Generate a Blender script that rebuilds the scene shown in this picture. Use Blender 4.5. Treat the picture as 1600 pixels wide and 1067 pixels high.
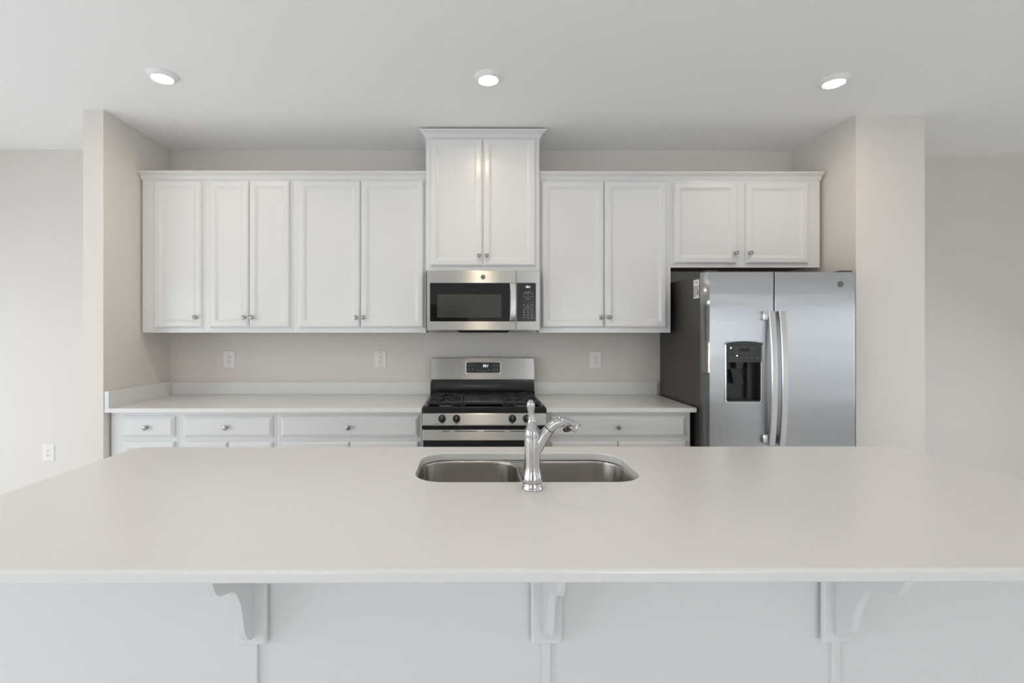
import bpy, bmesh, math
from mathutils import Vector, Matrix

S = bpy.context.scene
for o in list(bpy.data.objects):
    bpy.data.objects.remove(o)
C = S.collection
PI = math.pi

# ------------------------------------------------------------------ camera
FPX = 755.0                       # focal length in pixels of a 1600 px wide frame
cam_d = bpy.data.cameras.new('camera')
cam_d.sensor_fit = 'HORIZONTAL'
cam_d.sensor_width = 36.0
cam_d.lens = 36.0 * FPX / 1600.0
cam_d.shift_x = (800 - 740.4) / 1600.0
cam_d.shift_y = -(533.5 - 516.5) / 1600.0
cam_d.clip_start = 0.02
cam = bpy.data.objects.new('camera', cam_d)
C.objects.link(cam)
cam.location = (0, 0, 1.386)
cam.rotation_euler = (PI / 2, 0, -0.0045)
S.camera = cam

# ------------------------------------------------------------------ world, daylight, exposure
W = bpy.data.worlds.new('sky')
S.world = W
W.use_nodes = True
W.node_tree.nodes['Background'].inputs[0].default_value = (0.80, 0.90, 1.0, 1)
W.node_tree.nodes['Background'].inputs[1].default_value = 0.5

def area(name, loc, rot, sx, sy, power, col):
    d = bpy.data.lights.new(name, 'AREA')
    d.shape = 'RECTANGLE'
    d.size = sx
    d.size_y = sy
    d.energy = power
    d.color = col
    o = bpy.data.objects.new(name, d)
    C.objects.link(o)
    o.location = loc
    o.rotation_euler = rot
    return o

DAY = (0.90, 0.96, 1.0)
TILT = math.radians(48)           # sky light enters the windows from above
area('daylight_rear', (-3.2, -6.50, 1.25), (PI / 2 - TILT, 0, 0), 2.4, 2.0, 38, DAY)
area('fill_light_rear_right', (2.9, -6.50, 1.25), (PI / 2 - TILT, 0, 0), 2.0, 2.0, 76, DAY)  # added unseen source, brightens the right of the island and ceiling
area('daylight_side', (-5.10, -1.2, 1.2), (PI / 2 - TILT, 0, -PI / 2), 3.4, 2.1, 94, DAY)
area('fill_light_left', (-5.10, 1.9, 1.25), (PI / 2 - TILT, 0, -PI / 2), 2.0, 2.0, 30, DAY)  # added fill through an invented window, for left wall and right recess
area('fill_light_right', (4.60, 1.85, 1.1), (PI / 2 - TILT, 0, PI / 2), 1.8, 1.6, 15, DAY)  # added fill on the right, set clear of the fridge reflection
area('daylight_door', (4.66, -0.9, 1.12), (PI / 2, 0, PI / 2), 1.5, 1.6, 5.5, (0.88, 0.94, 1.0))

S.view_settings.view_transform = 'Standard'
S.view_settings.look = 'None'
S.view_settings.gamma = 1.0
S.view_settings.use_curve_mapping = False
S.view_settings.exposure = 0.12
S.cycles.use_denoising = True
S.cycles.max_bounces = 10
S.cycles.diffuse_bounces = 7
S.cycles.glossy_bounces = 5
S.cycles.sample_clamp_indirect = 6.0
S.cycles.caustics_reflective = False
S.cycles.caustics_refractive = False

# ------------------------------------------------------------------ materials
def mat(name, col, rough=0.5, metal=0.0, spec=0.5, emit=None, estr=0.0, coat=0.0):
    m = bpy.data.materials.new(name)
    m.use_nodes = True
    b = m.node_tree.nodes['Principled BSDF']
    b.inputs['Base Color'].default_value = (*col, 1)
    b.inputs['Roughness'].default_value = rough
    b.inputs['Metallic'].default_value = metal
    b.inputs['Specular IOR Level'].default_value = spec
    b.inputs['Coat Weight'].default_value = coat
    if emit:
        b.inputs['Emission Color'].default_value = (*emit, 1)
        b.inputs['Emission Strength'].default_value = estr
    return m

def nodes(m):
    return m.node_tree.nodes, m.node_tree.links, m.node_tree.nodes['Principled BSDF']

def add_bump(m, scale, strength, dist=0.001, stretch=(1, 1, 1), detail=3.0):
    n, l, b = nodes(m)
    tc = n.new('ShaderNodeTexCoord')
    mp = n.new('ShaderNodeMapping')
    mp.inputs['Scale'].default_value = stretch
    nz = n.new('ShaderNodeTexNoise')
    nz.inputs['Scale'].default_value = scale
    nz.inputs['Detail'].default_value = detail
    bp = n.new('ShaderNodeBump')
    bp.inputs['Strength'].default_value = strength
    bp.inputs['Distance'].default_value = dist
    l.new(tc.outputs['Object'], mp.inputs['Vector'])
    l.new(mp.outputs['Vector'], nz.inputs['Vector'])
    l.new(nz.outputs['Fac'], bp.inputs['Height'])
    prev = b.inputs['Normal'].links[0].from_socket if b.inputs['Normal'].links else None
    if prev:
        l.new(prev, bp.inputs['Normal'])
    l.new(bp.outputs['Normal'], b.inputs['Normal'])
    return m

def noise_colour(m, scale, ca, cb, lo=0.4, hi=0.6, detail=2.0, stretch=(1, 1, 1)):
    n, l, b = nodes(m)
    tc = n.new('ShaderNodeTexCoord')
    mp = n.new('ShaderNodeMapping')
    mp.inputs['Scale'].default_value = stretch
    nz = n.new('ShaderNodeTexNoise')
    nz.inputs['Scale'].default_value = scale
    nz.inputs['Detail'].default_value = detail
    cr = n.new('ShaderNodeValToRGB')
    cr.color_ramp.elements[0].position = lo
    cr.color_ramp.elements[0].color = (*ca, 1)
    cr.color_ramp.elements[1].position = hi
    cr.color_ramp.elements[1].color = (*cb, 1)
    l.new(tc.outputs['Object'], mp.inputs['Vector'])
    l.new(mp.outputs['Vector'], nz.inputs['Vector'])
    l.new(nz.outputs['Fac'], cr.inputs['Fac'])
    l.new(cr.outputs['Color'], b.inputs['Base Color'])
    return m

def brushed(m, aniso=0.6, spread=(0, 0, 1), wave=0.0):
    """brushed metal: reflections spread across the grain, along the direction spread"""
    n, l, b = nodes(m)
    if spread[2]:
        tg = n.new('ShaderNodeCombineXYZ')
        tg.inputs[2].default_value = 1.0
    else:                                   # horizontal direction that follows rounded edges
        ge = n.new('ShaderNodeNewGeometry')
        tg = n.new('ShaderNodeVectorMath')
        tg.operation = 'CROSS_PRODUCT'
        tg.inputs[1].default_value = (0, 0, 1)
        l.new(ge.outputs['Normal'], tg.inputs[0])
    l.new(tg.outputs[0], b.inputs['Tangent'])
    b.inputs['Anisotropic'].default_value = aniso
    if wave:
        add_bump(m, 5.0, wave, 0.004, (0.25, 1, 1.9), 1.5)
    return m

M = {}
M['wall'] = add_bump(mat('wall_paint', (0.745, 0.710, 0.672), 0.7, spec=0.3), 260, 0.05, 0.0006)
M['ceiling'] = add_bump(mat('ceiling_paint', (0.92, 0.92, 0.92), 0.8, spec=0.2), 200, 0.05, 0.0006)
M['cab'] = mat('cabinet_white', (0.735, 0.738, 0.744), 0.24, spec=0.5)
M['island'] = mat('island_paint', (0.74, 0.748, 0.757), 0.45, spec=0.4)
M['trim'] = mat('trim_white', (0.82, 0.82, 0.81), 0.4)
q = mat('white_quartz', (0.78, 0.765, 0.75), 0.22, spec=0.5)
noise_colour(q, 420, (0.685, 0.68, 0.672), (0.765, 0.763, 0.757), 0.28, 0.38, 1.5)
M['quartz'] = q
M['steel'] = brushed(mat('stainless_brushed', (0.78, 0.77, 0.75), 0.38, 1.0), 1.0, (0, 0, 1))
M['fridge'] = brushed(mat('stainless_fridge', (0.44, 0.448, 0.462), 0.29, 1.0), 0.92, (1, 0, 0), 0.30)
M['handle'] = mat('handle_steel', (0.66, 0.66, 0.665), 0.26, 1.0)
M['sink'] = brushed(mat('sink_steel', (0.52, 0.495, 0.465), 0.26, 1.0), 0.5, (0, 0, 1))
M['chrome'] = mat('chrome', (0.57, 0.57, 0.575), 0.05, 1.0)
M['nickel'] = mat('knob_nickel', (0.36, 0.35, 0.34), 0.25, 1.0)
M['black'] = mat('black_enamel', (0.012, 0.012, 0.013), 0.22)
M['iron'] = add_bump(mat('cast_iron', (0.022, 0.022, 0.024), 0.32), 300, 0.15, 0.0005)
M['glass'] = mat('black_glass', (0.010, 0.010, 0.011), 0.04, spec=0.5)
M['mesh'] = mat('oven_mesh_glass', (0.055, 0.057, 0.052), 0.08, spec=0.5)
M['panel'] = mat('control_panel_black', (0.022, 0.022, 0.023), 0.18)
M['darkgrey'] = mat('dispenser_panel_grey', (0.030, 0.033, 0.034), 0.3)
M['case'] = add_bump(mat('fridge_case_grey', (0.050, 0.047, 0.044), 0.38), 500, 0.15, 0.0005)
M['rubber'] = mat('black_gap', (0.006, 0.006, 0.006), 0.6)
M['knobblack'] = mat('range_knob_black', (0.018, 0.020, 0.022), 0.18)
M['legend'] = mat('printed_legend', (0.42, 0.42, 0.42), 0.5)
M['legend_dim'] = mat('printed_legend_dim', (0.16, 0.15, 0.15), 0.5)
M['legend_dark'] = mat('printed_mark_dark', (0.10, 0.10, 0.10), 0.5)
M['led'] = mat('display_led', (0.8, 0.8, 0.8), 0.5, emit=(0.95, 0.98, 1.0), estr=1.6)
M['lens'] = mat('light_diffuser', (0.9, 0.9, 0.88), 0.5, emit=(1.0, 0.82, 0.61), estr=150.0)
M['lighttrim'] = mat('light_trim_white', (0.86, 0.86, 0.85), 0.45)
M['plate'] = mat('outlet_white', (0.82, 0.81, 0.80), 0.35)
M['slot'] = mat('outlet_slot', (0.10, 0.09, 0.085), 0.6)
M['sticker'] = mat('sticker_paper', (0.80, 0.79, 0.77), 0.6)
M['brownwood'] = noise_colour(mat('cabinet_underside_wood', (0.16, 0.09, 0.045), 0.6), 8,
                              (0.13, 0.070, 0.035), (0.20, 0.115, 0.055), 0.35, 0.65, 3, (1, 14, 14))
M['badge'] = mat('badge_grey', (0.30, 0.29, 0.28), 0.3, 1.0)
M['badge_dark'] = mat('badge_dark', (0.20, 0.205, 0.21), 0.35, 0.8)
M['burner'] = mat('burner_aluminium', (0.55, 0.54, 0.53), 0.35, 1.0)
M['cream'] = mat('duct_tape_clear', (0.5, 0.48, 0.45), 0.4)
fl = mat('floor_planks', (0.42, 0.36, 0.30), 0.4)
n, l, b = nodes(fl)
tc = n.new('ShaderNodeTexCoord')
bk = n.new('ShaderNodeTexBrick')
bk.offset = 0.37
bk.inputs['Scale'].default_value = 1.0
bk.inputs['Brick Width'].default_value = 1.2
bk.inputs['Row Height'].default_value = 0.16
bk.inputs['Mortar Size'].default_value = 0.002
bk.inputs['Color1'].default_value = (0.79, 0.78, 0.77, 1)
bk.inputs['Color2'].default_value = (0.75, 0.74, 0.73, 1)
bk.inputs['Mortar'].default_value = (0.2, 0.17, 0.14, 1)
l.new(tc.outputs['Object'], bk.inputs['Vector'])
l.new(bk.outputs['Color'], b.inputs['Base Color'])
M['floor'] = fl
M['window_glass'] = mat('window_glass', (0.95, 0.97, 1.0), 0.02)
nodes(M['window_glass'])[2].inputs['Transmission Weight'].default_value = 1.0
nodes(M['window_glass'])[2].inputs['IOR'].default_value = 1.05

# ------------------------------------------------------------------ mesh helpers
def box(bm, x0, x1, y0, y1, z0, z1, bev=0.0, seg=2):
    r = bmesh.ops.create_cube(bm, size=1.0)
    vs = r['verts']
    for v in vs:
        v.co = Vector(((x0 + x1) / 2 + v.co.x * (x1 - x0),
                       (y0 + y1) / 2 + v.co.y * (y1 - y0),
                       (z0 + z1) / 2 + v.co.z * (z1 - z0)))
    if bev > 0:
        es = list({e for v in vs for e in v.link_edges})
        bmesh.ops.bevel(bm, geom=es, offset=bev, segments=seg, profile=0.5, affect='EDGES')
    return bm

def loft(bm, rings, cap0=True, cap1=True, closed=True):
    vr = [[bm.verts.new(p) for p in r] for r in rings]
    n_ = len(vr[0])
    for a, c in zip(vr, vr[1:]):
        for i in range(n_ if closed else n_ - 1):
            j = (i + 1) % n_
            bm.faces.new((a[i], a[j], c[j], c[i]))
    if cap0:
        bm.faces.new(vr[0][::-1])
    if cap1:
        bm.faces.new(vr[-1])
    return vr

def rrect(x0, x1, y0, y1, r, k=6):
    pts = []
    for (cx, cy, a0) in ((x1 - r, y1 - r, 0), (x0 + r, y1 - r, 90), (x0 + r, y0 + r, 180), (x1 - r, y0 + r, 270)):
        for i in range(k + 1):
            a = math.radians(a0 + 90.0 * i / k)
            pts.append((cx + r * math.cos(a), cy + r * math.sin(a)))
    return pts

def lathe(bm, prof, origin=(0, 0, 0), axis=(0, 0, 1), n=32, sx=1.0, sy=1.0, cap0=True, cap1=True):
    """prof: list of (radius, height along axis)"""
    q_ = Vector((0, 0, 1)).rotation_difference(Vector(axis).normalized())
    rings = []
    for r, h in prof:
        r = max(r, 1e-5)
        rings.append([Vector(origin) + q_ @ Vector((r * sx * math.cos(2 * PI * i / n), r * sy * math.sin(2 * PI * i / n), h))
                      for i in range(n)])
    return loft(bm, rings, cap0, cap1)

def tube(bm, pts, radii, n=20, flat=1.0, up=Vector((0, 0, 1))):
    pts = [Vector(p) for p in pts]
    rings = []
    for i, p in enumerate(pts):
        t = (pts[min(i + 1, len(pts) - 1)] - pts[max(i - 1, 0)]).normalized()
        s = t.cross(up)
        if s.length < 1e-4:
            s = Vector((1, 0, 0))
        s.normalize()
        u = s.cross(t).normalized()
        r = radii[i] if isinstance(radii, (list, tuple)) else radii
        rings.append([p + s * (r * math.cos(2 * PI * k / n)) + u * (r * flat * math.sin(2 * PI * k / n)) for k in range(n)])
    return loft(bm, rings)

def spline(pts, per=6):
    pts = [Vector(p) for p in pts]
    out = []
    for i in range(len(pts) - 1):
        p0, p1, p2, p3 = pts[max(i - 1, 0)], pts[i], pts[i + 1], pts[min(i + 2, len(pts) - 1)]
        for k in range(per):
            t = k / per
            out.append(0.5 * ((2 * p1) + (p2 - p0) * t + (2 * p0 - 5 * p1 + 4 * p2 - p3) * t * t + (3 * p1 - p0 - 3 * p2 + p3) * t ** 3))
    out.append(pts[-1])
    return out

def prism_x(bm, poly, x0, x1):
    """poly of (y, z) extruded along x"""
    return loft(bm, [[(x0, y, z) for y, z in poly], [(x1, y, z) for y, z in poly]])

def finish(name, bm, m, parent=None, smooth=False, angle=35.0, flat_front=False):
    bmesh.ops.remove_doubles(bm, verts=bm.verts, dist=1e-6)
    bmesh.ops.recalc_face_normals(bm, faces=bm.faces)
    if smooth:
        for f in bm.faces:
            f.smooth = not (flat_front and abs(f.normal.y) > 0.9999)
        lim = math.radians(angle)
        for e in bm.edges:
            if len(e.link_faces) == 2 and e.calc_face_angle(0.0) > lim:
                e.smooth = False
    me = bpy.data.meshes.new(name)
    bm.to_mesh(me)
    bm.free()
    me.materials.append(m)
    o = bpy.data.objects.new(name, me)
    C.objects.link(o)
    if parent:
        o.parent = parent
        if parent.matrix_parent_inverse is not None:
            o.location = -world_loc(parent)
    return o

def world_loc(o):
    v = Vector((0, 0, 0))
    while o:
        v += o.location
        o = o.parent
    return v

def B(*boxes, bev=0.0, seg=2):
    bm = bmesh.new()
    for bx in boxes:
        box(bm, *bx, bev=bev, seg=seg)
    return bm

def thing(name, label, cat, loc=(0, 0, 0), group=None):
    o = bpy.data.objects.new(name, None)
    o.empty_display_size = 0.05
    C.objects.link(o)
    o.location = loc
    tag(o, label, cat, group)
    return o

def tag(o, label, cat, group=None):
    o['label'] = label
    o['category'] = cat
    if group:
        o['group'] = group
    return o

def struct(name, bm, m, smooth=False):
    o = finish(name, bm, m, None, smooth)
    o['kind'] = 'structure'
    return o

def text(name, s, size, loc, m, parent, rot=(PI / 2, 0, 0), extrude=0.0003, align='CENTER', shear=0.0, sxy=None):
    cu = bpy.data.curves.new(name, 'FONT')
    cu.body = s
    cu.size = size
    cu.extrude = extrude
    cu.align_x = align
    cu.align_y = 'CENTER'
    cu.shear = shear
    tmp = bpy.data.objects.new(name + '_tmp', cu)
    C.objects.link(tmp)
    dg = bpy.context.evaluated_depsgraph_get()
    me = bpy.data.meshes.new_from_object(tmp.evaluated_get(dg))
    bpy.data.objects.remove(tmp)
    me.name = name
    R_ = Matrix.Translation(Vector(loc)) @ Matrix.Rotation(rot[2], 4, 'Z') @ Matrix.Rotation(rot[0], 4, 'X')
    me.transform(R_)
    me.materials.clear()
    me.materials.append(m)
    o = bpy.data.objects.new(name, me)
    C.objects.link(o)
    o.parent = parent
    o.location = -world_loc(parent)
    return o

# ------------------------------------------------------------------ the room
CZ = 2.740
XL, XR, YR, YB = -5.2, 4.7, -6.6, 3.63
struct('floor', B((XL - .12, XR + .12, YR - .12, YB + .3, -0.1, 0.0)), M['floor'])
struct('ceiling', B((XL - .12, XR + .12, YR - .12, YB + .3, CZ, CZ + 0.1)), M['ceiling'])
struct('wall_back', B((XL - .12, 2.853, YB, YB + .24, 0, CZ)), M['wall'])
struct('wall_hall', B((2.853, XR + .12, 3.75, YB + .24, 0, CZ)), M['wall'])
struct('wall_stub_left', B((-2.381, -2.258, 2.972, YB, 0, CZ)), M['wall'])
struct('wall_chase_right', B((2.418, 2.853, 3.03, 3.76, 0, CZ)), M['wall'])
# left, right and rear walls carry the window openings, some of them added for extra light
def wall_holes(name, fixed, lo, hi, holes, axis):
    bm = bmesh.new()
    def put(a, c, z0, z1):
        if c - a < 1e-4 or z1 - z0 < 1e-4:
            return
        if axis == 'x':
            box(bm, a, c, fixed[0], fixed[1], z0, z1)
        else:
            box(bm, fixed[0], fixed[1], a, c, z0, z1)
    cur = lo
    for (a, c, z0, z1) in sorted(holes):
        put(cur, a, 0, CZ)
        put(a, c, 0, z0)
        put(a, c, z1, CZ)
        cur = c
    put(cur, hi, 0, CZ)
    return struct(name, bm, M['wall'])
wall_holes('wall_left', (XL - .12, XL), YR, YB, [(-2.95, 0.55, 0.1, 2.35), (0.85, 2.95, 0.1, 2.35)], 'y')
wall_holes('wall_rear', (YR - .12, YR), XL - .12, XR + .12, [(-4.5, -1.9, 0.1, 2.35), (1.85, 3.95, 0.1, 2.35)], 'x')
wall_holes('wall_right', (XR, XR + .12), YR, 3.75, [(-1.7, -0.1, 0.28, 1.96), (0.9, 2.8, 0.2, 2.0)], 'y')
def window(idx, a, c, z0, z1, axis, pos, mull):
    bm = bmesh.new()
    w = 0.06
    def put(u0, u1, v0, v1):
        if axis == 'x':
            box(bm, u0, u1, pos - .03, pos + .03, v0, v1, 0.004)
        else:
            box(bm, pos - .03, pos + .03, u0, u1, v0, v1, 0.004)
    put(a, c, z0, z0 + w)
    put(a, c, z1 - w, z1)
    put(a, a + w, z0 + w, z1 - w)
    put(c - w, c, z0 + w, z1 - w)
    for k in range(1, mull):
        u = a + (c - a) * k / mull
        put(u - .03, u + .03, z0 + w, z1 - w)
    return struct('window_%d' % idx, bm, M['trim'])
window(1, -4.5, -1.9, 0.1, 2.35, 'x', YR - .06, 2)
window(2, -2.95, 0.55, 0.1, 2.35, 'y', XL - .06, 3)
window(4, 0.85, 2.95, 0.1, 2.35, 'y', XL - .06, 2)  # added unseen window around the left fill
window(5, 0.9, 2.8, 0.2, 2.0, 'y', XR + .06, 2)  # added unseen window around the right fill
window(6, 1.85, 3.95, 0.1, 2.35, 'x', YR - .06, 2)  # added unseen window around the rear right fill
window(3, -1.7, -0.1, 0.28, 1.96, 'y', XR + .06, 2)
# dark door added out of view in the rear wall to darken reflections
bm = B((-1.15, -0.10, YR, YR + .035, 0.01, 2.10), bev=.004)
for (a, c) in ((-1.05, -0.665), (-0.585, -0.20)):
    for (e, f) in ((0.15, 0.95), (1.05, 1.98)):
        box(bm, a, c, YR + .03, YR + .042, e, f, 0.006)
struct('added_dark_door', bm, mat('added_door_brown', (0.045, 0.040, 0.036), 0.4))
struct('added_door_trim', B((-1.25, -1.15, YR, YR + .03, 0, 2.2), (-0.10, 0.0, YR, YR + .03, 0, 2.2), (-1.25, 0.0, YR, YR + .03, 2.10, 2.2), bev=.003), M['trim'])  # casing of the added door
struct('baseboard_left', B((XL, -2.381, YB - .014, YB, 0, 0.09), bev=0.003), M['trim'])
struct('baseboard_hall', B((2.853, XR, 3.736, 3.75, 0, 0.09), bev=0.003), M['trim'])

# ------------------------------------------------------------------ cabinet pieces
def panel_front(x0, x1, z0, z1, yb, prof):
    """front facing -Y lofted from rectangular rings, prof = [(inset, out)]"""
    bm = bmesh.new()
    rings = []
    for ins, out in prof:
        rings.append([(x0 + ins, yb - out, z0 + ins), (x1 - ins, yb - out, z0 + ins),
                      (x1 - ins, yb - out, z1 - ins), (x0 + ins, yb - out, z1 - ins)])
    loft(bm, rings)
    return bm
DOOR = [(0, 0), (0, .010), (.0015, .012), (.0045, .0125), (.0055, .016), (.010, .0185), (.014, .019),
        (.036, .019), (.038, .0175), (.0415, .0175), (.044, .0150), (.048, .0115), (.053, .0100), (.0545, .0085), (.0575, .0070)]
DRAWER = [(0, 0), (0, .008), (.0015, .0095), (.005, .010), (.0065, .0125), (.017, .0185), (.0185, .0195)]

KNOB = [(.0001, 0), (.0085, 0), (.0085, .002), (.0055, .005), (.0050, .013), (.008, .017), (.0135, .0195),
        (.0150, .0225), (.0142, .0262), (.0095, .0285), (.0001, .0292)]
def knob(x, y, z, parent):
    bm = bmesh.new()
    lathe(bm, KNOB, (x, y, z), (0, -1, 0), 24)
    return finish('knob', bm, M['nickel'], parent, True, 50)

def upper(label, x0, x1, z0, z1, yf, doors, knobs, group='white wall cabinets', light_gap=True):
    """doors (x0,x1,z0,z1); knobs (door index, x, z)"""
    t = thing('wall_cabinet', label, 'cabinet', ((x0 + x1) / 2, yf, z0), group)
    g = 0.0006
    # carcass with side skirts and face frame
    bm = B((x0 + g, x1 - g, yf + .019, YB - .001, z0 + .016, z1))
    box(bm, x0 + g, x0 + .016, yf + .019, YB - .001, z0, z0 + .016)
    box(bm, x1 - .016, x1 - g, yf + .019, YB - .001, z0, z0 + .016)
    finish('carcass', bm, M['cab'], t)
    finish('face_frame', B((x0 + g, x1 - g, yf, yf + .019, z0, z1), bev=0.0012), M['cab'], t)
    finish('bottom_panel', B((x0 + .017, x1 - .017, yf + .020, YB - .002, z0 + .012, z0 + .016)), M['brownwood'], t)['label'] = 'bare brown wood underside'
    ds = []
    for (a, c, d0, d1) in doors:
        ds.append(finish('door', panel_front(a, c, d0, d1, yf, DOOR), M['cab'], t))
    for (i, kx, kz) in knobs:
        knob(kx, yf - .019, kz, ds[i])
    return t

UF = 3.305
Z0, Z1 = 1.372, 2.425
DT, DB = 2.405, 1.406
upper('narrow single-door white wall cabinet against the left recess wall', -2.246, -1.821, Z0, Z1, UF,
      [(-2.162, -1.836, DB, DT)], [(0, -1.868, 1.476)])
upper('white two-door wall cabinet with the slimmest doors, second from the left', -1.821, -1.219, Z0, Z1, UF,
      [(-1.780, -1.516, DB, DT), (-1.511, -1.238, DB, DT)], [(0, -1.538, 1.475), (1, -1.486, 1.475)])
upper('wide two-door white wall cabinet just left of the microwave', -1.219, -0.311, Z0, Z1, UF,
      [(-1.179, -0.760, DB, DT), (-0.753, -0.328, DB, DT)], [(0, -0.782, 1.475), (1, -0.733, 1.475)])
upper('tall raised white cabinet directly above the microwave', -0.308, 0.455, 1.789, 2.718, 3.25,
      [(-0.277, 0.072, 1.820, 2.672), (0.078, 0.427, 1.820, 2.672)], [(0, 0.050, 1.886), (1, 0.100, 1.886)])
upper('wide two-door white wall cabinet between microwave and refrigerator', 0.458, 1.363, Z0, Z1, UF,
      [(0.478, 0.901, DB, DT), (0.908, 1.330, DB, DT)], [(0, 0.882, 1.476), (1, 0.935, 1.476)])
upper('short two-door white wall cabinet above the refrigerator', 1.363, 2.389, 1.818, Z1, UF,
      [(1.380, 1.811, 1.844, 2.397), (1.871, 2.301, 1.844, 2.397)], [(0, 1.795, 1.914), (1, 1.894, 1.914)])
# side filler right of the fridge cabinet is part of its frame; small scribe strip at the wall
CROWN = [(0, 0), (.004, 0), (.0045, .006), (.008, .008), (.011, .014), (.017, .024), (.026, .032), (.033, .035),
         (.034, .039), (.039, .040), (.043, .043), (.044, .050), (0, .050)]
def crown(label, path, z, scale=1.0):
    """path: list of (x, y, nx, ny) with mitre direction"""
    bm = bmesh.new()
    rings = [[(x + nx * o * scale, y + ny * o * scale, z + h * scale) for o, h in CROWN] for (x, y, nx, ny) in path]
    loft(bm, rings)
    o = finish('crown_molding', bm, M['cab'])
    return tag(o, label, 'molding', 'crown moldings on the wall cabinets')
crown('long white crown molding on the wall cabinets left of the microwave', [(-2.250, UF, 0, -1), (-0.3085, UF, 0, -1)], 2.4125)
crown('white crown molding on the wall cabinets right of the microwave', [(0.4555, UF, 0, -1), (2.392, UF, 0, -1)], 2.4125)
crown('short white crown molding capping the raised middle cabinet', [(-0.308, 3.625, -1, 0), (-0.308, 3.25, -1, -1), (0.455, 3.25, 1, -1), (0.455, 3.625, 1, 0)], 2.676)

# ------------------------------------------------------------------ base cabinets
BF = 3.02
def base(label, x0, x1, drawer, kn, doors, filler=None):
    t = thing('base_cabinet', label, 'cabinet', ((x0 + x1) / 2, BF, 0), 'white base cabinets')
    g = 0.0006
    finish('carcass', B((x0 + g, x1 - g, BF + .019, YB - .001, 0.10, 0.880), (x0 + g, x1 - g, BF + .075, YB - .001, 0.0, 0.10)), M['cab'], t)
    finish('face_frame', B((x0 + g, x1 - g, BF, BF + .019, 0.10, 0.880), bev=0.0012), M['cab'], t)
    d = finish('drawer', panel_front(drawer[0], drawer[1], 0.7245, 0.853, BF, DRAWER), M['cab'], t)
    knob(kn, BF - .0195, 0.787, d)
    for i, (a, c) in enumerate(doors):
        dd = finish('door', panel_front(a, c, 0.13, 0.6955, BF, DOOR), M['cab'], t)
        kx = c - .03 if (i == 0) else a + .03
        knob(kx, BF - .019, 0.62, dd)
base('narrow white base cabinet with one door at the left end of the counter', -2.246, -1.827, (-2.166, -1.845), -2.011, [(-2.166, -1.845)])
base('white base cabinet with drawer over two doors, second from the left wall', -1.827, -1.218, (-1.787, -1.237), -1.517, [(-1.787, -1.516), (-1.511, -1.237)])
base('widest white base cabinet just left of the range', -1.218, -0.309, (-1.186, -0.330), -0.762, [(-1.186, -0.762), (-0.756, -0.330)])
base('white base cabinet between range and refrigerator', 0.464, 1.368, (0.493, 1.336), 0.911, [(0.493, 0.908), (0.915, 1.336)])

# countertops
def counter(label, x0, x1, side):
    t = thing('countertop', label, 'countertop', ((x0 + x1) / 2, 3.3, 0.880), None)
    finish('slab', B((x0, x1, 2.975, YB - .0005, 0.881, 0.908), bev=0.003), M['quartz'], t)
    finish('backsplash', B((x0, x1, YB - .021, YB - .0005, 0.9082, 1.003), bev=0.0015), M['quartz'], t)
    if side:
        finish('side_splash', B((x0, x0 + .027, 2.977, YB - .0215, 0.9082, 1.012), bev=0.0015), M['quartz'], t)
    return t
counter('white quartz back countertop left of the range', -2.2565, -0.307, True)
counter('white quartz back countertop between range and refrigerator', 0.461, 1.390, False)

# ------------------------------------------------------------------ outlets
def outlet(label, x, z):
    t = thing('outlet', label, 'outlet', (x, YB, z), 'white wall outlets')
    bm = bmesh.new()
    w, h = .0445, .0635
    rings = []
    for ins, out in ((0, .0005), (0, .003), (.003, .0055), (.005, .006)):
        rings.append([(p[0], YB - out, p[1]) for p in rrect(x - w + ins, x + w - ins, z - h + ins, z + h - ins, .004, 3)])
    loft(bm, rings)
    finish('cover_plate', bm, M['plate'], t)
    ins_ = finish('receptacle', B((x - .0175, x + .0175, YB - .0085, YB - .005, z - .034, z + .034), bev=0.0012), M['plate'], t)
    for s in (-1, 1):
        bm = bmesh.new()
        zc = z + s * .0165
        box(bm, x - .0085, x - .006, YB - .0090, YB - .0080, zc - .001, zc + .009)
        box(bm, x + .006, x + .0085, YB - .0090, YB - .0080, zc - .001, zc + .008)
        lathe(bm, [(.0036, 0), (.0036, .001)], (x, YB - .0080, zc - .008), (0, -1, 0), 12)
        finish('socket', bm, M['slot'], ins_)['label'] = 'dark socket slots'
    for s in (-1, 1):
        bm = bmesh.new()
        lathe(bm, [(.003, 0), (.0025, .0008)], (x, YB - .0060, z + s * .047), (0, -1, 0), 12)
        finish('screw', bm, M['nickel'], t)
    return t
outlet('white outlet on the backsplash wall under the slim-door cabinet at left', -1.816, 1.172)
outlet('white outlet on the backsplash wall just left of the range', -0.686, 1.171)
outlet('white outlet on the backsplash wall right of the range', 0.932, 1.168)
outlet('white outlet low on the plain wall at far left', -3.165, 0.474)

# ------------------------------------------------------------------ downlights
def downlight(label, x, y):
    t = thing('ceiling_light', label, 'ceiling light', (x, y, CZ), 'round ceiling lights')
    bm = bmesh.new()
    lathe(bm, [(.076, 0), (.0765, .003), (.074, .007), (.066, .016), (.057, .022), (.053, .0235), (.0505, .0225), (.0495, .019)], (x, y, CZ - .0002), (0, 0, -1), 48, cap1=False)
    finish('trim_ring', bm, M['lighttrim'], t, True, 60)
    bm = bmesh.new()
    lathe(bm, [(.0495, 0), (.0495, .0195), (.035, .0215), (.0001, .0222)], (x, y, CZ - .001), (0, 0, -1), 48)
    finish('diffuser', bm, M['lens'], t, True, 60)['label'] = 'glowing white diffuser'
downlight('lit round ceiling light at left above the slim cabinets', -1.637, 2.566)
downlight('lit round ceiling light in the middle above the microwave', 0.088, 2.575)
downlight('lit round ceiling light at right above the refrigerator', 1.955, 2.600)

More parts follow.
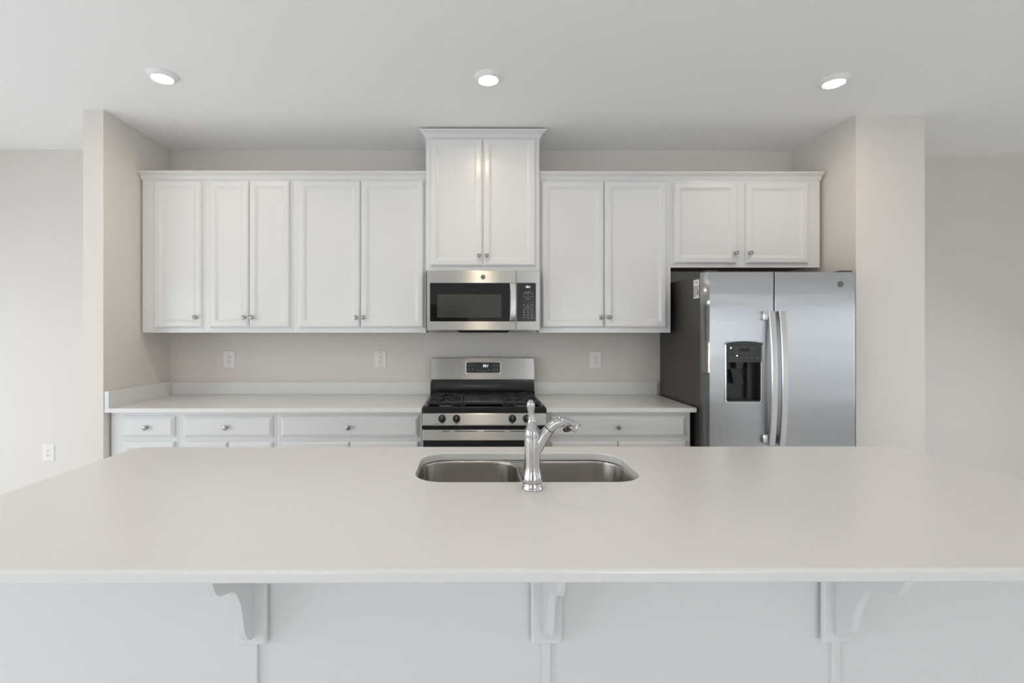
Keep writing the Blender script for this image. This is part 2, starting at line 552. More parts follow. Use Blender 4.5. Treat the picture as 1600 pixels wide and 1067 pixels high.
# second row over the seating side of the island, mirrored in the steel fronts
downlight('lit round ceiling light above the left seats of the island', -1.637, 0.75)
downlight('lit round ceiling light above the middle seats of the island', 0.088, 0.75)
downlight('lit round ceiling light above the right seats of the island', 1.955, 0.75)

# ------------------------------------------------------------------ microwave
def ge_badge(x, y, z, r, parent, m=None, md=None):
    o = bmesh.new()
    m = m or M['badge']
    lathe(o, [(r, 0), (r, .0012), (r * .93, .002), (r * .88, .0012)], (x, y, z), (0, -1, 0), 32)
    ob = finish('logo_badge', o, m, parent, True)
    bm = bmesh.new()
    # ring line and curling monogram strokes
    ring = [(x + r * .72 * math.cos(a), y - .0016, z + r * .72 * math.sin(a)) for a in [2 * PI * k / 28 for k in range(29)]]
    tube(bm, ring, r * .045, 6)
    def stroke(cx, cz, R0, a0, a1):
        pts = [(x + cx * r + R0 * r * math.cos(math.radians(a0 + (a1 - a0) * k / 12)), y - .0016,
                z + cz * r + R0 * r * math.sin(math.radians(a0 + (a1 - a0) * k / 12))) for k in range(13)]
        tube(bm, pts, r * .06, 6)
    stroke(-.20, .10, .24, 40, 330)
    stroke(-.10, -.22, .20, 90, -170)
    stroke(.22, .14, .18, 60, 290)
    stroke(.22, -.16, .22, 100, 330)
    for k in range(4):
        a = 45 + 90 * k
        stroke(.80 * math.cos(math.radians(a)), .80 * math.sin(math.radians(a)), .10, a - 120, a + 120)
    finish('monogram', bm, md or M['legend_dark'], ob)
    return ob

mw = thing('microwave', 'stainless over-the-range microwave hung under the raised cabinet', 'microwave', (0.078, 3.25, 1.388))
finish('housing', B((-0.302, 0.459, 3.252, YB - .002, 1.390, 1.7885), bev=0.002), M['steel'], mw)
YM = 3.220
# door frame with window opening : x -0.299..0.296
def frame_loft(bm, X0, X1, Zb, Zt, x0, x1, z0, z1, yb, yf, r=0.004, ro=.003):
    k = 4
    R = lambda a, c, e, f, rr, y: [(p[0], y, p[1]) for p in rrect(a, c, e, f, rr, k)]
    loft(bm, [R(X0, X1, Zb, Zt, ro, yb), R(X0, X1, Zb, Zt, ro, yf + .003), R(X0 + .003, X1 - .003, Zb + .003, Zt - .003, ro, yf),
              R(x0, x1, z0, z1, r, yf), R(x0, x1, z0, z1, r, yf + .003), R(x0, x1, z0, z1, r, yb)], False, False)
bm = bmesh.new()
frame_loft(bm, -0.299, 0.2965, 1.388, 1.786, -0.278, 0.292, 1.447, 1.704, 3.2515, YM, 0.006)
md = finish('door', bm, M['steel'], mw, True, 35, True)
finish('door_glass', B((-0.279, 0.2925, YM + .002, YM + .012, 1.446, 1.705)), M['glass'], md)['label'] = 'black glass door pane'
bm = bmesh.new()
loft(bm, [[(p[0], YM + yo, p[1]) for p in rrect(-0.229, 0.199, 1.472, 1.628, .006, 3)] for yo in (.003, .0013)])
finish('viewing_window', bm, M['mesh'], md)['label'] = 'grey see-through viewing window'
# handle
bm = bmesh.new()
pts = spline([(0.272, YM + .004, 1.700), (0.273, YM - .020, 1.697), (0.274, YM - .032, 1.66), (0.275, YM - .036, 1.575), (0.274, YM - .032, 1.49), (0.273, YM - .020, 1.453), (0.272, YM + .004, 1.450)], 5)
rings = []
for p in pts:
    rings.append([(p.x - .020, p.y, p.z), (p.x - .016, p.y - .005, p.z), (p.x + .016, p.y - .005, p.z), (p.x + .020, p.y, p.z), (p.x + .016, p.y + .006, p.z), (p.x - .016, p.y + .006, p.z)])
loft(bm, rings)
finish('handle', bm, M['handle'], md, True, 30)
# control side
bm = bmesh.new()
frame_loft(bm, 0.298, 0.4555, 1.388, 1.786, 0.2995, 0.4285, 1.447, 1.704, 3.2515, YM, 0.006)
cs = finish('control_fascia', bm, M['steel'], mw, True, 35, True)
finish('control_panel', B((0.2985, 0.429, YM + .0015, YM + .012, 1.446, 1.7045)), M['panel'], mw)
cp = [o for o in mw.children if o.name.startswith('control_panel')][0]
yl = YM + .0013
text('clock_display', '10:1', .019, (0.3755, yl, 1.677), M['led'], cp, extrude=.0004)
bm = bmesh.new()
def dash(x, z, w, h=.0022):
    box(bm, x - w / 2, x + w / 2, yl - .0002, yl + .0006, z - h / 2, z + h / 2)
for (zz, row) in ((1.6425, [(.374, .045)]), (1.6325, [(.350, .014), (.375, .018), (.402, .013)]), (1.6145, [(.348, .008), (.375, .012), (.402, .017)]),
                  (1.600, [(.375, .034)]), (1.5585, [(.349, .011), (.375, .011), (.402, .012)]), (1.5415, [(.374, .048)]),
                  (1.5285, [(.349, .012), (.375, .012), (.403, .011)]), (1.511, [(.349, .012), (.376, .012), (.403, .008)]),
                  (1.4935, [(.349, .012), (.376, .012), (.402, .012)]), (1.4745, [(.349, .010), (.376, .010), (.402, .014)])):
    for xx, ww in row:
        dash(xx, zz, ww)
        if zz < 1.56 and ww < .02:
            dash(xx, zz - .0045, ww * .7)
finish('key_legends', bm, M['legend'], cp)
for i, ch in enumerate('1234567890'):
    text('key_digit', ch, .0075, (0.348 + .0138 * (i % 5), yl, 1.589 - .0145 * (i // 5)), M['legend'], cp)
ge_badge(0.075, YM, 1.743, .016, mw)
# underside vents and lamp hood
for ga, gb in ((-0.285, -0.09), (0.245, 0.435)):
    bm = bmesh.new()
    prism_x(bm, [(3.235, 1.3895), (3.252, 1.374), (3.55, 1.374), (3.57, 1.3895)], ga, gb)
    finish('grease_filter', bm, M['steel'], mw)
bm = bmesh.new()
loft(bm, [[(-0.105, 3.225, 1.3895), (0.262, 3.225, 1.3895), (0.262, 3.50, 1.3895), (-0.105, 3.50, 1.3895)],
          [(-0.08, 3.235, 1.3725), (0.237, 3.235, 1.3725), (0.237, 3.48, 1.3725), (-0.08, 3.48, 1.3725)]])
finish('vent_underside', bm, M['rubber'], mw)

# ------------------------------------------------------------------ range
RX0, RX1 = -0.302, 0.455
rg = thing('gas_range', 'stainless gas range with black cooktop between the back counters', 'stove', (0.077, 3.3, 0))
finish('body', B((RX0 + .002, RX1 - .002, 3.0, 3.60, 0.02, 0.878)), M['steel'], rg)
# cooktop pan: side rails, front lip, sunk floor
bm = B((RX0 + .001, RX1 - .001, 2.965, 2.992, 0.878, 0.918), (RX0 + .001, RX0 + .030, 2.99, 3.52, 0.878, 0.921), (RX1 - .030, RX1 - .001, 2.99, 3.52, 0.878, 0.921),
       (RX0 + .03, RX1 - .03, 2.99, 3.52, 0.878, 0.893), (RX0 + .03, RX1 - .03, 3.49, 3.52, 0.878, 0.921), bev=0.004)
finish('cooktop', bm, M['black'], rg)
# backguard
bm = bmesh.new()
prism_x(bm, [(3.50, 0.915), (3.535, 0.945), (3.556, 1.000), (3.556, 1.029), (3.608, 1.029), (3.608, 0.90), (3.50, 0.90)], RX0 + .006, RX1 + .004)
finish('backguard', bm, M['black'], rg, True)
bm = bmesh.new()
nx = 12
rings = []
for i in range(nx + 1):
    u = i / nx
    x = -0.296 + u * 0.755
    bow = .005 * (1 - (2 * u - 1) ** 2)
    yb_ = .004 * (1 - (2 * u - 1) ** 2)
    rings.append([(x, 3.552 - yb_, 1.027), (x, 3.549 - yb_, 1.031), (x, 3.549 - yb_, 1.178 + bow), (x, 3.553 - yb_, 1.184 + bow), (x, 3.607, 1.186 + bow), (x, 3.607, 1.027)])
loft(bm, rings)
bp = finish('control_console', bm, M['steel'], rg, True, 25)
bm = bmesh.new()
loft(bm, [[(p[0], yy, p[1]) for p in rrect(-0.041 - e, 0.210 + e, 1.0745 - e, 1.1555 + e, .008, 4)] for yy, e in ((3.556, .004), (3.5435, .004), (3.543, .002))])
finish('display_bezel', bm, M['handle'], bp)
bm = bmesh.new()
loft(bm, [[(p[0], yy, p[1]) for p in rrect(-0.039, 0.208, 1.0765, 1.1535, .007, 4)] for yy in (3.556, 3.5420)])
dp = finish('display_panel', bm, M['panel'], bp)
text('clock_display', '10:1', .026, (0.100, 3.5414, 1.127), M['led'], dp, extrude=.0004, shear=.2)
bm = bmesh.new()
yl = 3.5414
for (x, z, w, h) in ((-.010, 1.144, .032, .002), (.178, 1.144, .030, .002), (-.018, 1.127, .012, .005), (.012, 1.127, .010, .005), (.163, 1.127, .014, .006), (.188, 1.127, .012, .005),
                     (-.020, 1.100, .008, .010), (.010, 1.101, .011, .008), (.045, 1.098, .012, .007), (.072, 1.098, .006, .007), (.123, 1.098, .010, .008), (.163, 1.100, .012, .007), (.188, 1.100, .011, .007),
                     (.180, 1.087, .034, .002), (.085, 1.087, .035, .002)):
    box(bm, x - w / 2, x + w / 2, yl - .0002, yl + .0008, z - h / 2, z + h / 2)
finish('key_legends', bm, M['legend_dim'], dp)
for o in [bp] + list(bp.children_recursive):          # the console leans back a little
    for v in o.data.vertices:
        v.co.y = min(v.co.y + 0.20 * (v.co.z - 1.031) - 0.012, 3.626)
# grates
def bar(bm, p, q_, w=.010, h=.014):
    p, q_ = Vector(p), Vector(q_)
    d = (q_ - p).normalized()
    s = Vector((-d.y, d.x, 0)).normalized() * (w / 2)
    up = Vector((0, 0, 1))
    prof = [(-1, -h), (-1, -.003), (-.6, 0), (.6, 0), (1, -.003), (1, -h)]
    loft(bm, [[c + s * a + up * b_ for a, b_ in prof] for c in (p, q_)])
GZ = 0.944
def grate(x0, x1):
    bm = bmesh.new()
    y0, y1 = 3.025, 3.485
    cx, xm = (x0 + x1) / 2, (y0 + y1) / 2
    for a, c in (((x0, y0), (x1, y0)), ((x0, y1), (x1, y1)), ((x0, y0), (x0, y1)), ((x1, y0), (x1, y1)), ((x0, xm), (x1, xm))):
        bar(bm, (*a, GZ), (*c, GZ), .014, .018)
    for yc in ((y0 + xm) / 2, (y1 + xm) / 2):
        for a in range(8):
            an = 2 * PI * a / 8 + .15
            ux, uy = math.cos(an), math.sin(an)
            tx = abs((x1 - cx) / ux) if abs(ux) > 1e-3 else 9
            ty = abs(((xm - y0) / 2) / uy) if abs(uy) > 1e-3 else 9
            R = min(tx, ty)
            bar(bm, (cx + ux * .022, yc + uy * .022, GZ + .002), (cx + ux * R, yc + uy * R, GZ), .009, .013)
    for fx in (x0, x1):
        for fy in (y0, xm, y1):
            box(bm, fx - .007, fx + .007, fy - .007, fy + .007, .8925, GZ - .004)
    return bm
finish('grate', grate(-0.268, -0.062), M['iron'], rg)
finish('grate', grate(0.216, 0.422), M['iron'], rg)
# centre grate with a slotted flat plate
bm = bmesh.new()
for a, c in (((-.045, 3.025), (.199, 3.025)), ((-.045, 3.485), (.199, 3.485)), ((-.045, 3.025), (-.045, 3.485)), ((.199, 3.025), (.199, 3.485))):
    bar(bm, (*a, GZ), (*c, GZ), .014, .018)
for (a, c, e, f) in ((-.04, .05, 3.03, 3.48), (.104, .194, 3.03, 3.48), (.05, .104, 3.03, 3.11), (.05, .104, 3.15, 3.20), (.05, .104, 3.24, 3.29), (.05, .104, 3.33, 3.48)):
    box(bm, a, c, e, f, GZ - .012, GZ - .003)
for fx in (-.045, .199):
    for fy in (3.025, 3.485):
        box(bm, fx - .007, fx + .007, fy - .007, fy + .007, .8925, GZ - .004)
finish('center_grate', bm, M['iron'], rg)
for cx in (-0.165, 0.319):
    for cy, r in ((3.14, .046), (3.37, .040)):
        bm = bmesh.new()
        lathe(bm, [(r, 0), (r, .008), (r * .9, .012), (r * .5, .013)], (cx, cy, .8925), n=28)
        hd = finish('burner', bm, M['burner'], rg, True)
        bm = bmesh.new()
        lathe(bm, [(r * .82, .013), (r * .84, .018), (r * .7, .022), (.001, .023)], (cx, cy, .8925), n=28)
        finish('burner_cap', bm, M['black'], hd, True)
# front control panel
bm = bmesh.new()
prism_x(bm, [(3.005, 0.879), (2.961, 0.879), (2.957, 0.874), (2.952, 0.812), (2.955, 0.806), (3.005, 0.806)], RX0, RX1)
fp = finish('knob_panel', bm, M['steel'], rg)
for kx in (-0.181, -0.093, 0.249, 0.336):
    bm = bmesh.new()
    lathe(bm, [(.0245, 0), (.0245, .004), (.023, .010), (.0215, .014), (.019, .016), (.001, .016)], (kx, 2.9545, 0.848), (0, -1, -.05), 32)
    ring_m = [(.0062, -.0215), (.0062, .0215)]
    box(bm, kx - .0062, kx + .0062, 2.920, 2.942, 0.8265, 0.8695, bev=.003)
    k_ = finish('knob', bm, M['knobblack'], fp, True, 40)
    finish('pointer', B((kx - .0012, kx + .0012, 2.9190, 2.9206, 0.850, 0.8685)), M['legend'], k_)
for (x, z, w, h) in ((-.219, .868, .004, .005), (-.219, .8615, .002, .003), (-.132, .868, .004, .005), (.288, .868, .004, .005), (-.215, .8155, .024, .003)):
    yf_ = 2.952 + .005 * (z - .812) / .062 - .0004
    finish('burner_mark', B((x - w / 2, x + w / 2, yf_, yf_ + .004, z - h / 2, z + h / 2)), M['legend_dark'], fp)
finish('vent_gap', B((RX0 + .004, RX1 - .004, 2.978, 3.004, 0.776, 0.807)), M['rubber'], rg)
# oven door: steel band on top with vent slots, black glass below, bar handle
bm = B((RX0 + .001, RX1 - .001, 2.958, 2.998, 0.714, 0.779), (RX0 + .001, RX1 - .001, 2.962, 2.998, 0.24, 0.716), bev=.002)
od = finish('oven_door', bm, M['steel'], rg)
bm = bmesh.new()
for (a, c) in ((-.18, -.135), (-.105, .035), (.075, .20), (.235, .38)):
    box(bm, a, c, 2.9570, 2.9585, .7685, .7725)
finish('vent_slots', bm, M['rubber'], od)
finish('oven_glass', B((RX0 + .004, RX1 - .004, 2.9595, 2.9625, 0.30, 0.7135)), M['glass'], od)['label'] = 'black oven door glass'
bm = bmesh.new()
tube(bm, [(RX0 + .05, 2.905, .640), (RX1 - .05, 2.905, .640)], .013, 16)
for x in (RX0 + .07, RX1 - .07):
    tube(bm, [(x, 2.905, .640), (x, 2.9605, .640)], .009, 12)
finish('handle', bm, M['handle'], od, True)
finish('storage_drawer', B((RX0 + .001, RX1 - .001, 2.96, 3.0, 0.06, 0.235), bev=.003), M['steel'], rg)

# ------------------------------------------------------------------ refrigerator
fr = thing('refrigerator', 'stainless side-by-side refrigerator with ice and water dispenser', 'refrigerator', (1.855, 3.25, 0))
finish('case', B((1.405, 2.305, 2.968, 3.60, 0.02, 1.724), bev=.004), M['case'], fr)['label'] = 'dark grey case'
finish('gasket', B((1.408, 2.302, 2.950, 2.970, 0.06, 1.715)), M['rubber'], fr)
YF, YD = 2.893, 2.952
def fdoor(x0, x1, z0, z1, rl, rr, hole=None):
    """rounded vertical edges rl / rr; hole (x0,x1,z0,z1) open to the back"""
    bm = bmesh.new()
    k = 6
    def xs(side, r):
        out = []
        for i in range(k + 1):
            a = PI / 2 * i / k
            out.append((r * (1 - math.sin(a)), r * (1 - math.cos(a))))
        return out
    prof = [(x0, YD)]
    for i in range(k + 1):
        a = PI / 2 * i / k
        prof.append((x0 + rl * (1 - math.cos(a)), YF + rl * (1 - math.sin(a))))
    for i in range(k + 1):
        a = PI / 2 * i / k
        prof.append((x1 - rr * (1 - math.sin(a)), YF + rr * (1 - math.cos(a))))
    prof.append((x1, YD))
    def band(za, zb, clip=None):
        pr = prof
        if clip:
            a, c = clip
            pr = [(min(max(px, a), c), py) for px, py in prof]
        loft(bm, [[(px, py, zz) for px, py in pr] for zz in (za, zb)])
    if not hole:
        band(z0, z1)
    else:
        hx0, hx1, hz0, hz1 = hole
        band(z0, hz0)
        band(hz1, z1)
        pl = [p for p in prof if p[0] < hx0 - 1e-5]
        left = pl[:]
        left = [p for p in left if p[1] <= YD] + [(hx0, YF), (hx0, YD)]
        loft(bm, [[(px, py, zz) for px, py in left] for zz in (hz0, hz1)])
        right = [(hx1, YD), (hx1, YF)] + [p for p in prof if p[0] > hx1 + 1e-5]
        loft(bm, [[(px, py, zz) for px, py in right] for zz in (hz0, hz1)])
    return bm
HX0, HX1, HZ0, HZ1 = 1.526, 1.738, 0.957, 1.313
ld = finish('door', fdoor(1.398, 1.8155, 0.06, 1.738, .030, .006, (HX0, HX1, HZ0, HZ1)), M['fridge'], fr, True, 30, True)
rd = finish('door', fdoor(1.8215, 2.310, 0.06, 1.738, .006, .010), M['fridge'], fr, True, 30, True)
finish('kickplate', B((1.41, 2.30, 2.98, 3.02, 0.0, 0.06)), M['rubber'], fr)
# handles
def fhandle(x0, x1, door, inner):
    bm = bmesh.new()
    rings = []
    zt, zb = 1.503, 0.700
    for i in range(29):
        u = i / 28
        z = zt + (zb - zt) * u
        y = 2.864 - .030 * math.sin(PI * u) ** .8
        w = .0045
        rings.append([(x0, y + .004, z), (x0 + .004, y, z), (x1 - .004, y - .0015, z), (x1, y + .002, z), (x1 - .001, y + .013, z), (x0 + .001, y + .013, z)])
    loft(bm, rings)
    for (za, zc) in ((1.503, 1.448), (0.765, 0.715)):
        xa, xc = (x0 - .030, x0 + .02) if inner < 0 else (x0 + .012, x1 - .004)
        box(bm, min(xa, xc), max(xa, xc), 2.872, YF + .002, zc, za, bev=.003)
    return finish('handle', bm, M['handle'], door, True, 30)
fhandle(1.767, 1.805, ld, -1)
fhandle(1.829, 1.867, rd, 1)
ge_badge(2.216, YF, 1.665, .0185, rd, M['badge_dark'], M['badge'])
# hinge covers
finish('hinge_cover', B((1.41, 1.485, 2.905, 3.06, 1.7245, 1.749), bev=.004), M['darkgrey'], fr)
finish('hinge_cover', B((2.225, 2.300, 2.905, 3.06, 1.7245, 1.749), bev=.004), M['darkgrey'], fr)
# dispenser
bm = bmesh.new()
R = lambda e, yy, r: [(p[0], yy, p[1]) for p in rrect(HX0 - e, HX1 + e, HZ0 - e, HZ1 + e, r, 5)]
loft(bm, [R(.001, 2.90, .012), R(.008, YF - .0005, .018), R(.007, YF - .004, .017), R(.001, YF - .005, .012), R(-.003, YF - .002, .010), R(-.003, 2.940, .010)], False, False)
dsp = finish('dispenser', bm, M['handle'], fr, True, 40, True)
dsp['label'] = 'silver-framed ice and water dispenser'
finish('recess', B((HX0 - .002, HX1 + .002, 2.944, 2.951, HZ0 - .002, HZ1 + .002), (HX0 - .0, HX0 + .004, 2.90, 2.95, HZ0, 1.2), (HX1 - .004, HX1, 2.90, 2.95, HZ0, 1.2)), M['panel'], dsp)['label'] = 'black recess'
# curved control panel with a domed top edge
bm = bmesh.new()
top = []
for i in range(13):
    u = i / 12
    top.append((HX0 - .008 + u * (HX1 - HX0 + .016), 1.3095 + .013 * (1 - abs(2 * u - 1) ** 2.2)))
poly = [(HX0 + .003, 1.196), (HX0 + .003, 1.297), (HX0 - .008, 1.3065)] + top + [(HX1 + .008, 1.3065), (HX1 - .003, 1.297), (HX1 - .003, 1.196)]
loft(bm, [[(px, yy, pz) for px, pz in poly] for yy in (2.945, 2.8855)])
cpn = finish('control_panel', bm, M['darkgrey'], dsp)
bm = bmesh.new()
yq = 2.8853
def dsh(bm, x, z, w, h):
    box(bm, x - w / 2, x + w / 2, yq - .0003, yq + .0008, z - h / 2, z + h / 2)
k0 = HX0 + .003
sc = (HX1 - HX0 - .006)
def U(px): return k0 + sc * (px - 185) / (1118 - 185)
def V(py): return 1.297 - (py - 265) * (1.297 - 1.196) / (745 - 265)
for (px, py, w, h) in ((287, 612, 58, 16), (455, 612, 52, 14), (590, 614, 80, 13), (722, 612, 60, 13), (850, 612, 55, 16), (1010, 605, 60, 16), (1010, 645, 60, 12),
                       (455, 362, 45, 14), (455, 452, 40, 14), (850, 362, 45, 14), (850, 452, 42, 14), (590, 452, 70, 12), (718, 452, 70, 12), (655, 325, 110, 10)):
    dsh(bm, U(px), V(py), w * sc / 933, h * .00021)
for (a, c, e, f) in ((385, 391, 318, 500), (912, 918, 318, 500)):
    dsh(bm, U((a + c) / 2), V((e + f) / 2), .0012, .038)
dsh(bm, U(650), V(318), .118, .0010)
dsh(bm, U(650), V(500), .118, .0010)
finish('key_legends', bm, M['legend_dim'], cpn)
bm = bmesh.new()
dsh(bm, U(588), V(386), .026, .020)
dsh(bm, U(722), V(386), .026, .020)
finish('display', bm, M['rubber'], cpn)
bm = bmesh.new()
dsh(bm, U(287), V(335), .007, .009)
finish('indicator', bm, M['led'], cpn)['label'] = 'lit white lamp symbol'
bm = bmesh.new()
loft(bm, [[(U(430), yy, V(570)), (U(478), yy, V(570)), (U(454), yy, V(528))] for yy in (yq - .0003, yq + .0008)])
finish('indicator', bm, M['led'], cpn)['label'] = 'lit white drop symbol'
# chute, paddle, tray
bm = bmesh.new()
loft(bm, [[(p[0], p[1], zz) for p in rrect(1.590 + e, 1.640 - e, 2.902 + e, 2.942, .004, 3)] for zz, e in ((1.198, 0), (1.158, .006))])
finish('chute', bm, M['darkgrey'], dsp)
bm = bmesh.new()
loft(bm, [[(1.572, 2.925, 1.150), (1.625, 2.925, 1.150), (1.643, 2.905, 1.062), (1.580, 2.905, 1.062)],
          [(1.572, 2.932, 1.150), (1.625, 2.932, 1.150), (1.643, 2.912, 1.062), (1.580, 2.912, 1.062)]])
finish('paddle', bm, M['knobblack'], dsp)
bm = B((1.668, 1.676, 2.915, 2.943, 0.975, 1.196), bev=.002)
finish('water_tube', bm, M['darkgrey'], dsp)
finish('drip_tray', B((HX0 + .004, HX1 - .004, 2.896, 2.944, HZ0 + .002, HZ0 + .012), bev=.002), M['panel'], dsp)
# sticker on the case side
st = finish('sticker', B((1.4038, 1.4052, 2.975, 3.052, 1.668, 1.704), (1.4040, 1.4052, 2.978, 3.050, 1.588, 1.668)), M['sticker'], fr)
st['label'] = 'white paper sticker with fine print'
bm = bmesh.new()
for i in range(7):
    z = 1.661 - .0095 * i
    x1_ = 3.047
    y0_ = 2.982 if i < 3 else 3.013
    box(bm, 1.4034, 1.4042, y0_ + (.006 if i % 2 else 0), x1_ - (.004 if i % 3 == 1 else 0), z - .0032, z + .0016)
box(bm, 1.4032, 1.404, 3.003, 3.022, 1.681, 1.690)
for i in range(7):
    box(bm, 1.4034, 1.4042, 2.984 + .0036 * i, 2.9856 + .0036 * i, 1.606, 1.636)
finish('fine_print', bm, M['legend_dim'], st)

# ------------------------------------------------------------------ island
IX0, IX1, IY0, IY1, IZ = -1.378, 1.767, 0.964, 1.994, 0.908
isl = thing('kitchen_island', 'large white kitchen island base with battened front panel', 'kitchen island', (0.19, 1.6, 0))
# hollow carcass: four panels, so the sink hangs inside
KY = 1.240
finish('carcass', B((-1.345, 1.734, KY, KY + .05, 0.0, 0.880), (-1.345, 1.734, 1.91, 1.96, 0.10, 0.880), (-1.345, -1.295, KY + .05, 1.91, 0.0, 0.880),
                    (1.684, 1.734, KY + .05, 1.91, 0.0, 0.880), (-1.295, 1.684, KY + .05, 1.88, 0.0, 0.10)), M['island'], isl)
for bx in (-0.556, 0.191, 0.932):
    finish('batten', B((bx - .0105, bx + .0105, KY - .009, KY + .002, 0.09, 0.879), bev=.0015), M['island'], isl)
finish('baseboard', B((-1.347, 1.736, KY - .012, KY + .002, 0.0, 0.09), bev=.002), M['island'], isl)
# slab with sink cut-out
SX0, SX1, SY0, SY1 = -0.188, 0.557, 1.526, 1.8845
bm = bmesh.new()
k = 8
def rg_(e, z, r0=.045): return [(p[0], p[1], z) for p in rrect(IX0 + e, IX1 - e, IY0 + e, IY1 - e, r0 - e, k)]
def hl_(e, z): return [(p[0], p[1], z) for p in rrect(SX0 - e, SX1 + e, SY0 - e, SY1 + e, .10, k)]
ZB_ = 0.8815
rings = [hl_(0, ZB_), hl_(0, IZ - .002), hl_(.002, IZ), rg_(.007, IZ), rg_(.0035, IZ - .0012), rg_(.001, IZ - .0035), rg_(0, IZ - .007), rg_(0, ZB_ + .003), rg_(.003, ZB_), hl_(0, ZB_)]
loft(bm, rings, False, False)
ic = finish('island_countertop', bm, M['quartz'])
tag(ic, 'large white quartz island countertop with an undermount sink opening', 'countertop')
# sink
sk = thing('kitchen_sink', 'double-bowl stainless undermount sink set in the island', 'sink', (0.184, 1.705, 0.88))
ZF = 0.8810
def bowl(x0, x1, fx0, fx1):
    bm = bmesh.new()
    k = 8
    y0, y1 = 1.520, 1.8905
    r = .095
    fl_ = lambda z: [(p[0], p[1], z) for p in rrect(fx0, fx1, 1.497, 1.908, .006, k)]
    rr = lambda e, z: [(p[0], p[1], z) for p in rrect(x0 + e, x1 - e, y0 + e, y1 - e, r - e * .6, k)]
    loft(bm, [fl_(ZF - .001), rr(0, ZF - .001), rr(.002, ZF - .0018), rr(.005, ZF - .006), rr(.006, ZF - .012), rr(.012, .72), rr(.018, .700), rr(.032, .686), rr(.05, .682), rr(.09, .680)], False, True)
    return finish('bowl', bm, M['sink'], sk, True, 50)
for (x0, x1, fx0, fx1) in ((-0.195, 0.170, -0.218, 0.1845), (0.199, 0.564, 0.1847, 0.587)):
    bw = bowl(x0, x1, fx0, fx1)
    bm = bmesh.new()
    lathe(bm, [(.045, 0), (.045, .002), (.040, .003), (.036, .001), (.02, .0005), (.001, .0005)], ((x0 + x1) / 2, 1.705, .6802), n=32)
    finish('drain', bm, M['chrome'], bw, True)
# faucet
fx, fy = 0.184, 1.464
fa = thing('faucet', 'chrome single-lever pull-out faucet beside the island sink', 'faucet', (fx, fy, IZ))
bm = bmesh.new()
lathe(bm, [(.001, 0), (.0312, 0), (.0318, .0008), (.0318, .0022), (.0311, .0045), (.0300, .008), (.0291, .0125), (.0286, .0165), (.0283, .0182), (.0265, .0187)], (fx, fy, IZ + .0003), n=64)
finish('base_ring', bm, M['chrome'], fa, True, 45)
bm = bmesh.new()
prof = [(.0262, .0186), (.0262, .0196), (.0285, .0198), (.0293, .0206), (.0296, .022)]
prof += [(p.x, p.z) for p in spline([(.0296, 0, .022), (.0299, 0, .027), (.0295, 0, .034), (.0280, 0, .042), (.0264, 0, .050), (.0252, 0, .059), (.0246, 0, .070), (.0244, 0, .085), (.0243, 0, .105)], 4)[1:]]
prof += [(.0243, .125), (.0243, .145), (.0243, .1545), (.0242, .1552), (.0236, .1555), (.0236, .1563), (.0242, .1566), (.0243, .1573), (.0243, .165), (.0243, .1705), (.0241, .1713), (.0232, .1718), (.0226, .1718)]
lathe(bm, prof, (fx, fy, IZ), n=64)
finish('body', bm, M['chrome'], fa, True, 40)
# lever
bm = bmesh.new()
rings = []
for (z, rx, ox) in ((1.0795, .0228, 0), (1.083, .0228, 0), (1.090, .0198, -.0005), (1.098, .0162, -.0015), (1.108, .0130, -.0017), (1.1175, .0108, -.0020), (1.128, .0094, -.003), (1.137, .0090, -.004),
                    (1.145, .0100, -.0046), (1.1525, .0116, -.0052), (1.160, .0123, -.0056), (1.167, .0113, -.006), (1.173, .0085, -.0063), (1.1765, .005, -.0065), (1.178, .0005, -.0066)):
    ry = rx * (1.0 if z < 1.1 else .72)
    oy = -.10 * max(0, z - 1.09)
    rings.append([(fx + ox + rx * math.cos(2 * PI * i / 32), fy + oy + ry * math.sin(2 * PI * i / 32), z) for i in range(32)])
loft(bm, rings)
finish('lever', bm, M['chrome'], fa, True, 60)
# spout heads to the right and a little towards the seats
SL = -0.22
def sp(x, z): return (x, fy + SL * (x - fx), z)
pts = spline([sp(.190, 1.016), sp(.201, 1.036), sp(.212, 1.056), sp(.224, 1.078), sp(.2320, 1.0888)], 5)
bm = bmesh.new()
tube(bm, pts, [.0175 - .0015 * i / (len(pts) - 1) for i in range(len(pts))], 24)
finish('spout', bm, M['chrome'], fa, True, 60)
bm = bmesh.new()
tube(bm, [sp(.2312, 1.0878), sp(.2345, 1.0918)], .0150, 24)
finish('seam_ring', bm, M['rubber'], fa, True, 60)
pts = spline([sp(.2336, 1.0908), sp(.243, 1.1015), sp(.258, 1.1115), sp(.275, 1.1140), sp(.2926, 1.1085), sp(.306, 1.1005), sp(.3155, 1.0945), sp(.318, 1.0925)], 5)
nn = len(pts)
rad = []
for i in range(nn):
    u = i / (nn - 1)
    r = .0163 if u < .75 else .0163 - .005 * ((u - .75) / .25)
    if u > .96:
        r *= .7
    rad.append(r)
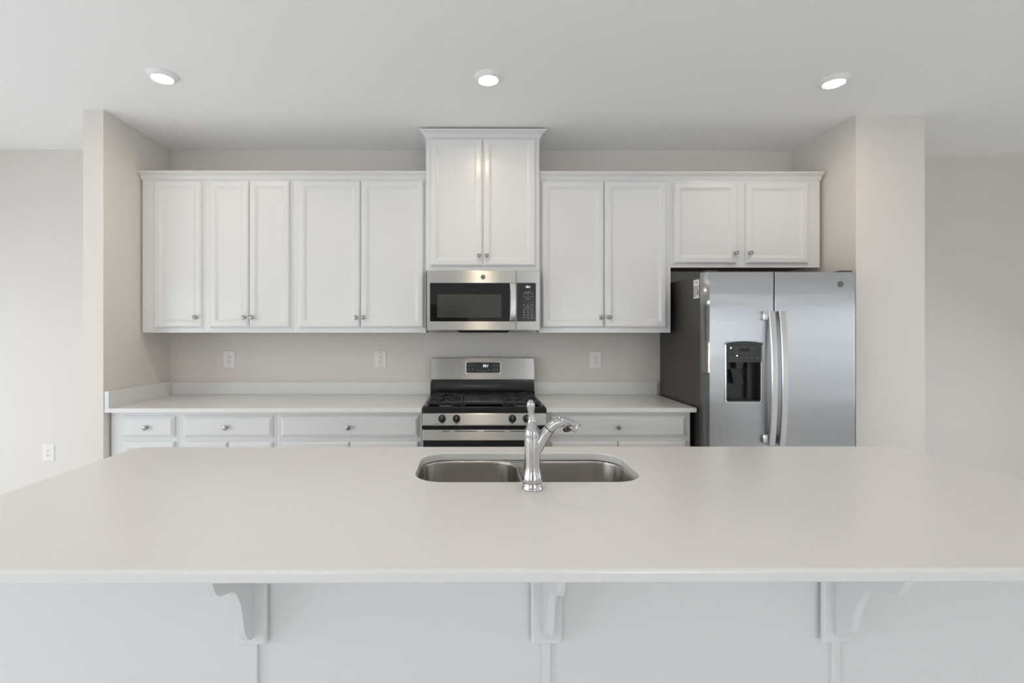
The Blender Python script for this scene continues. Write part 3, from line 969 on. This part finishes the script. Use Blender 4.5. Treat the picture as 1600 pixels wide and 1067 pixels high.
bm = bmesh.new()
tube(bm, pts, rad, 24, flat=.92)
sh = finish('spray_head', bm, M['chrome'], fa, True, 60)
nrm = Vector((.16, -.72, -.68)).normalized()
cn = Vector(sp(.2860, 1.1020)) + Vector((0, -.006, -.002))
bm = bmesh.new()
lathe(bm, [(.0090, -.006), (.0174, .0048), (.0180, .0060), (.0178, .0068), (.0171, .0070), (.0166, .0062)], cn, nrm, 32)
nz_ = finish('nozzle', bm, M['chrome'], sh, True, 45)
bm = bmesh.new()
lathe(bm, [(.0167, .0060), (.0165, .0068), (.0120, .0072), (.0115, .0062), (.0065, .0062), (.0060, .0070), (.0005, .0070)], cn, nrm, 28)
finish('spray_face', bm, M['rubber'], sh, True)

# ------------------------------------------------------------------ corbels
def corbel(label, cx):
    t = thing('corbel', label, 'corbel', (cx, KY, 0.59), 'white corbels under the island overhang')
    zt = ZB_ - .0005
    bm = bmesh.new()
    # plate with a chamfered edge against the panel
    rings = []
    for e, yy in ((0, KY - .0095), (0, KY - .018), (.004, KY - .022)):
        rings.append([(cx - .039 + e, yy, .594 + e), (cx + .039 - e, yy, .594 + e), (cx + .039 - e, yy, zt), (cx - .039 + e, yy, zt)])
    loft(bm, rings)
    finish('mounting_plate', bm, M['island'], t)
    yb = KY - .0215
    prof = spline([(0, 1.0190, zt), (0, 1.0235, .853), (0, 1.0370, .823), (0, 1.0593, .8045), (0, 1.0850, .7965), (0, 1.1100, .7855), (0, 1.1320, .7650), (0, 1.1500, .7320),
                   (0, 1.1600, .6980), (0, 1.1660, .6680), (0, 1.1760, .6430), (0, 1.1960, .6220), (0, yb - .004, .614)], 5)
    poly = [(p.y, p.z) for p in prof] + [(yb, .612), (yb, zt)]
    bm = bmesh.new()
    prism_x(bm, poly, cx - .009, cx + .009)
    finish('bracket', bm, M['island'], t, True, 30)
corbel('white scrolled corbel under the left end of the island counter', -0.557)
corbel('white scrolled corbel under the middle of the island counter', 0.190)
corbel('white scrolled corbel under the right end of the island counter', 0.930)
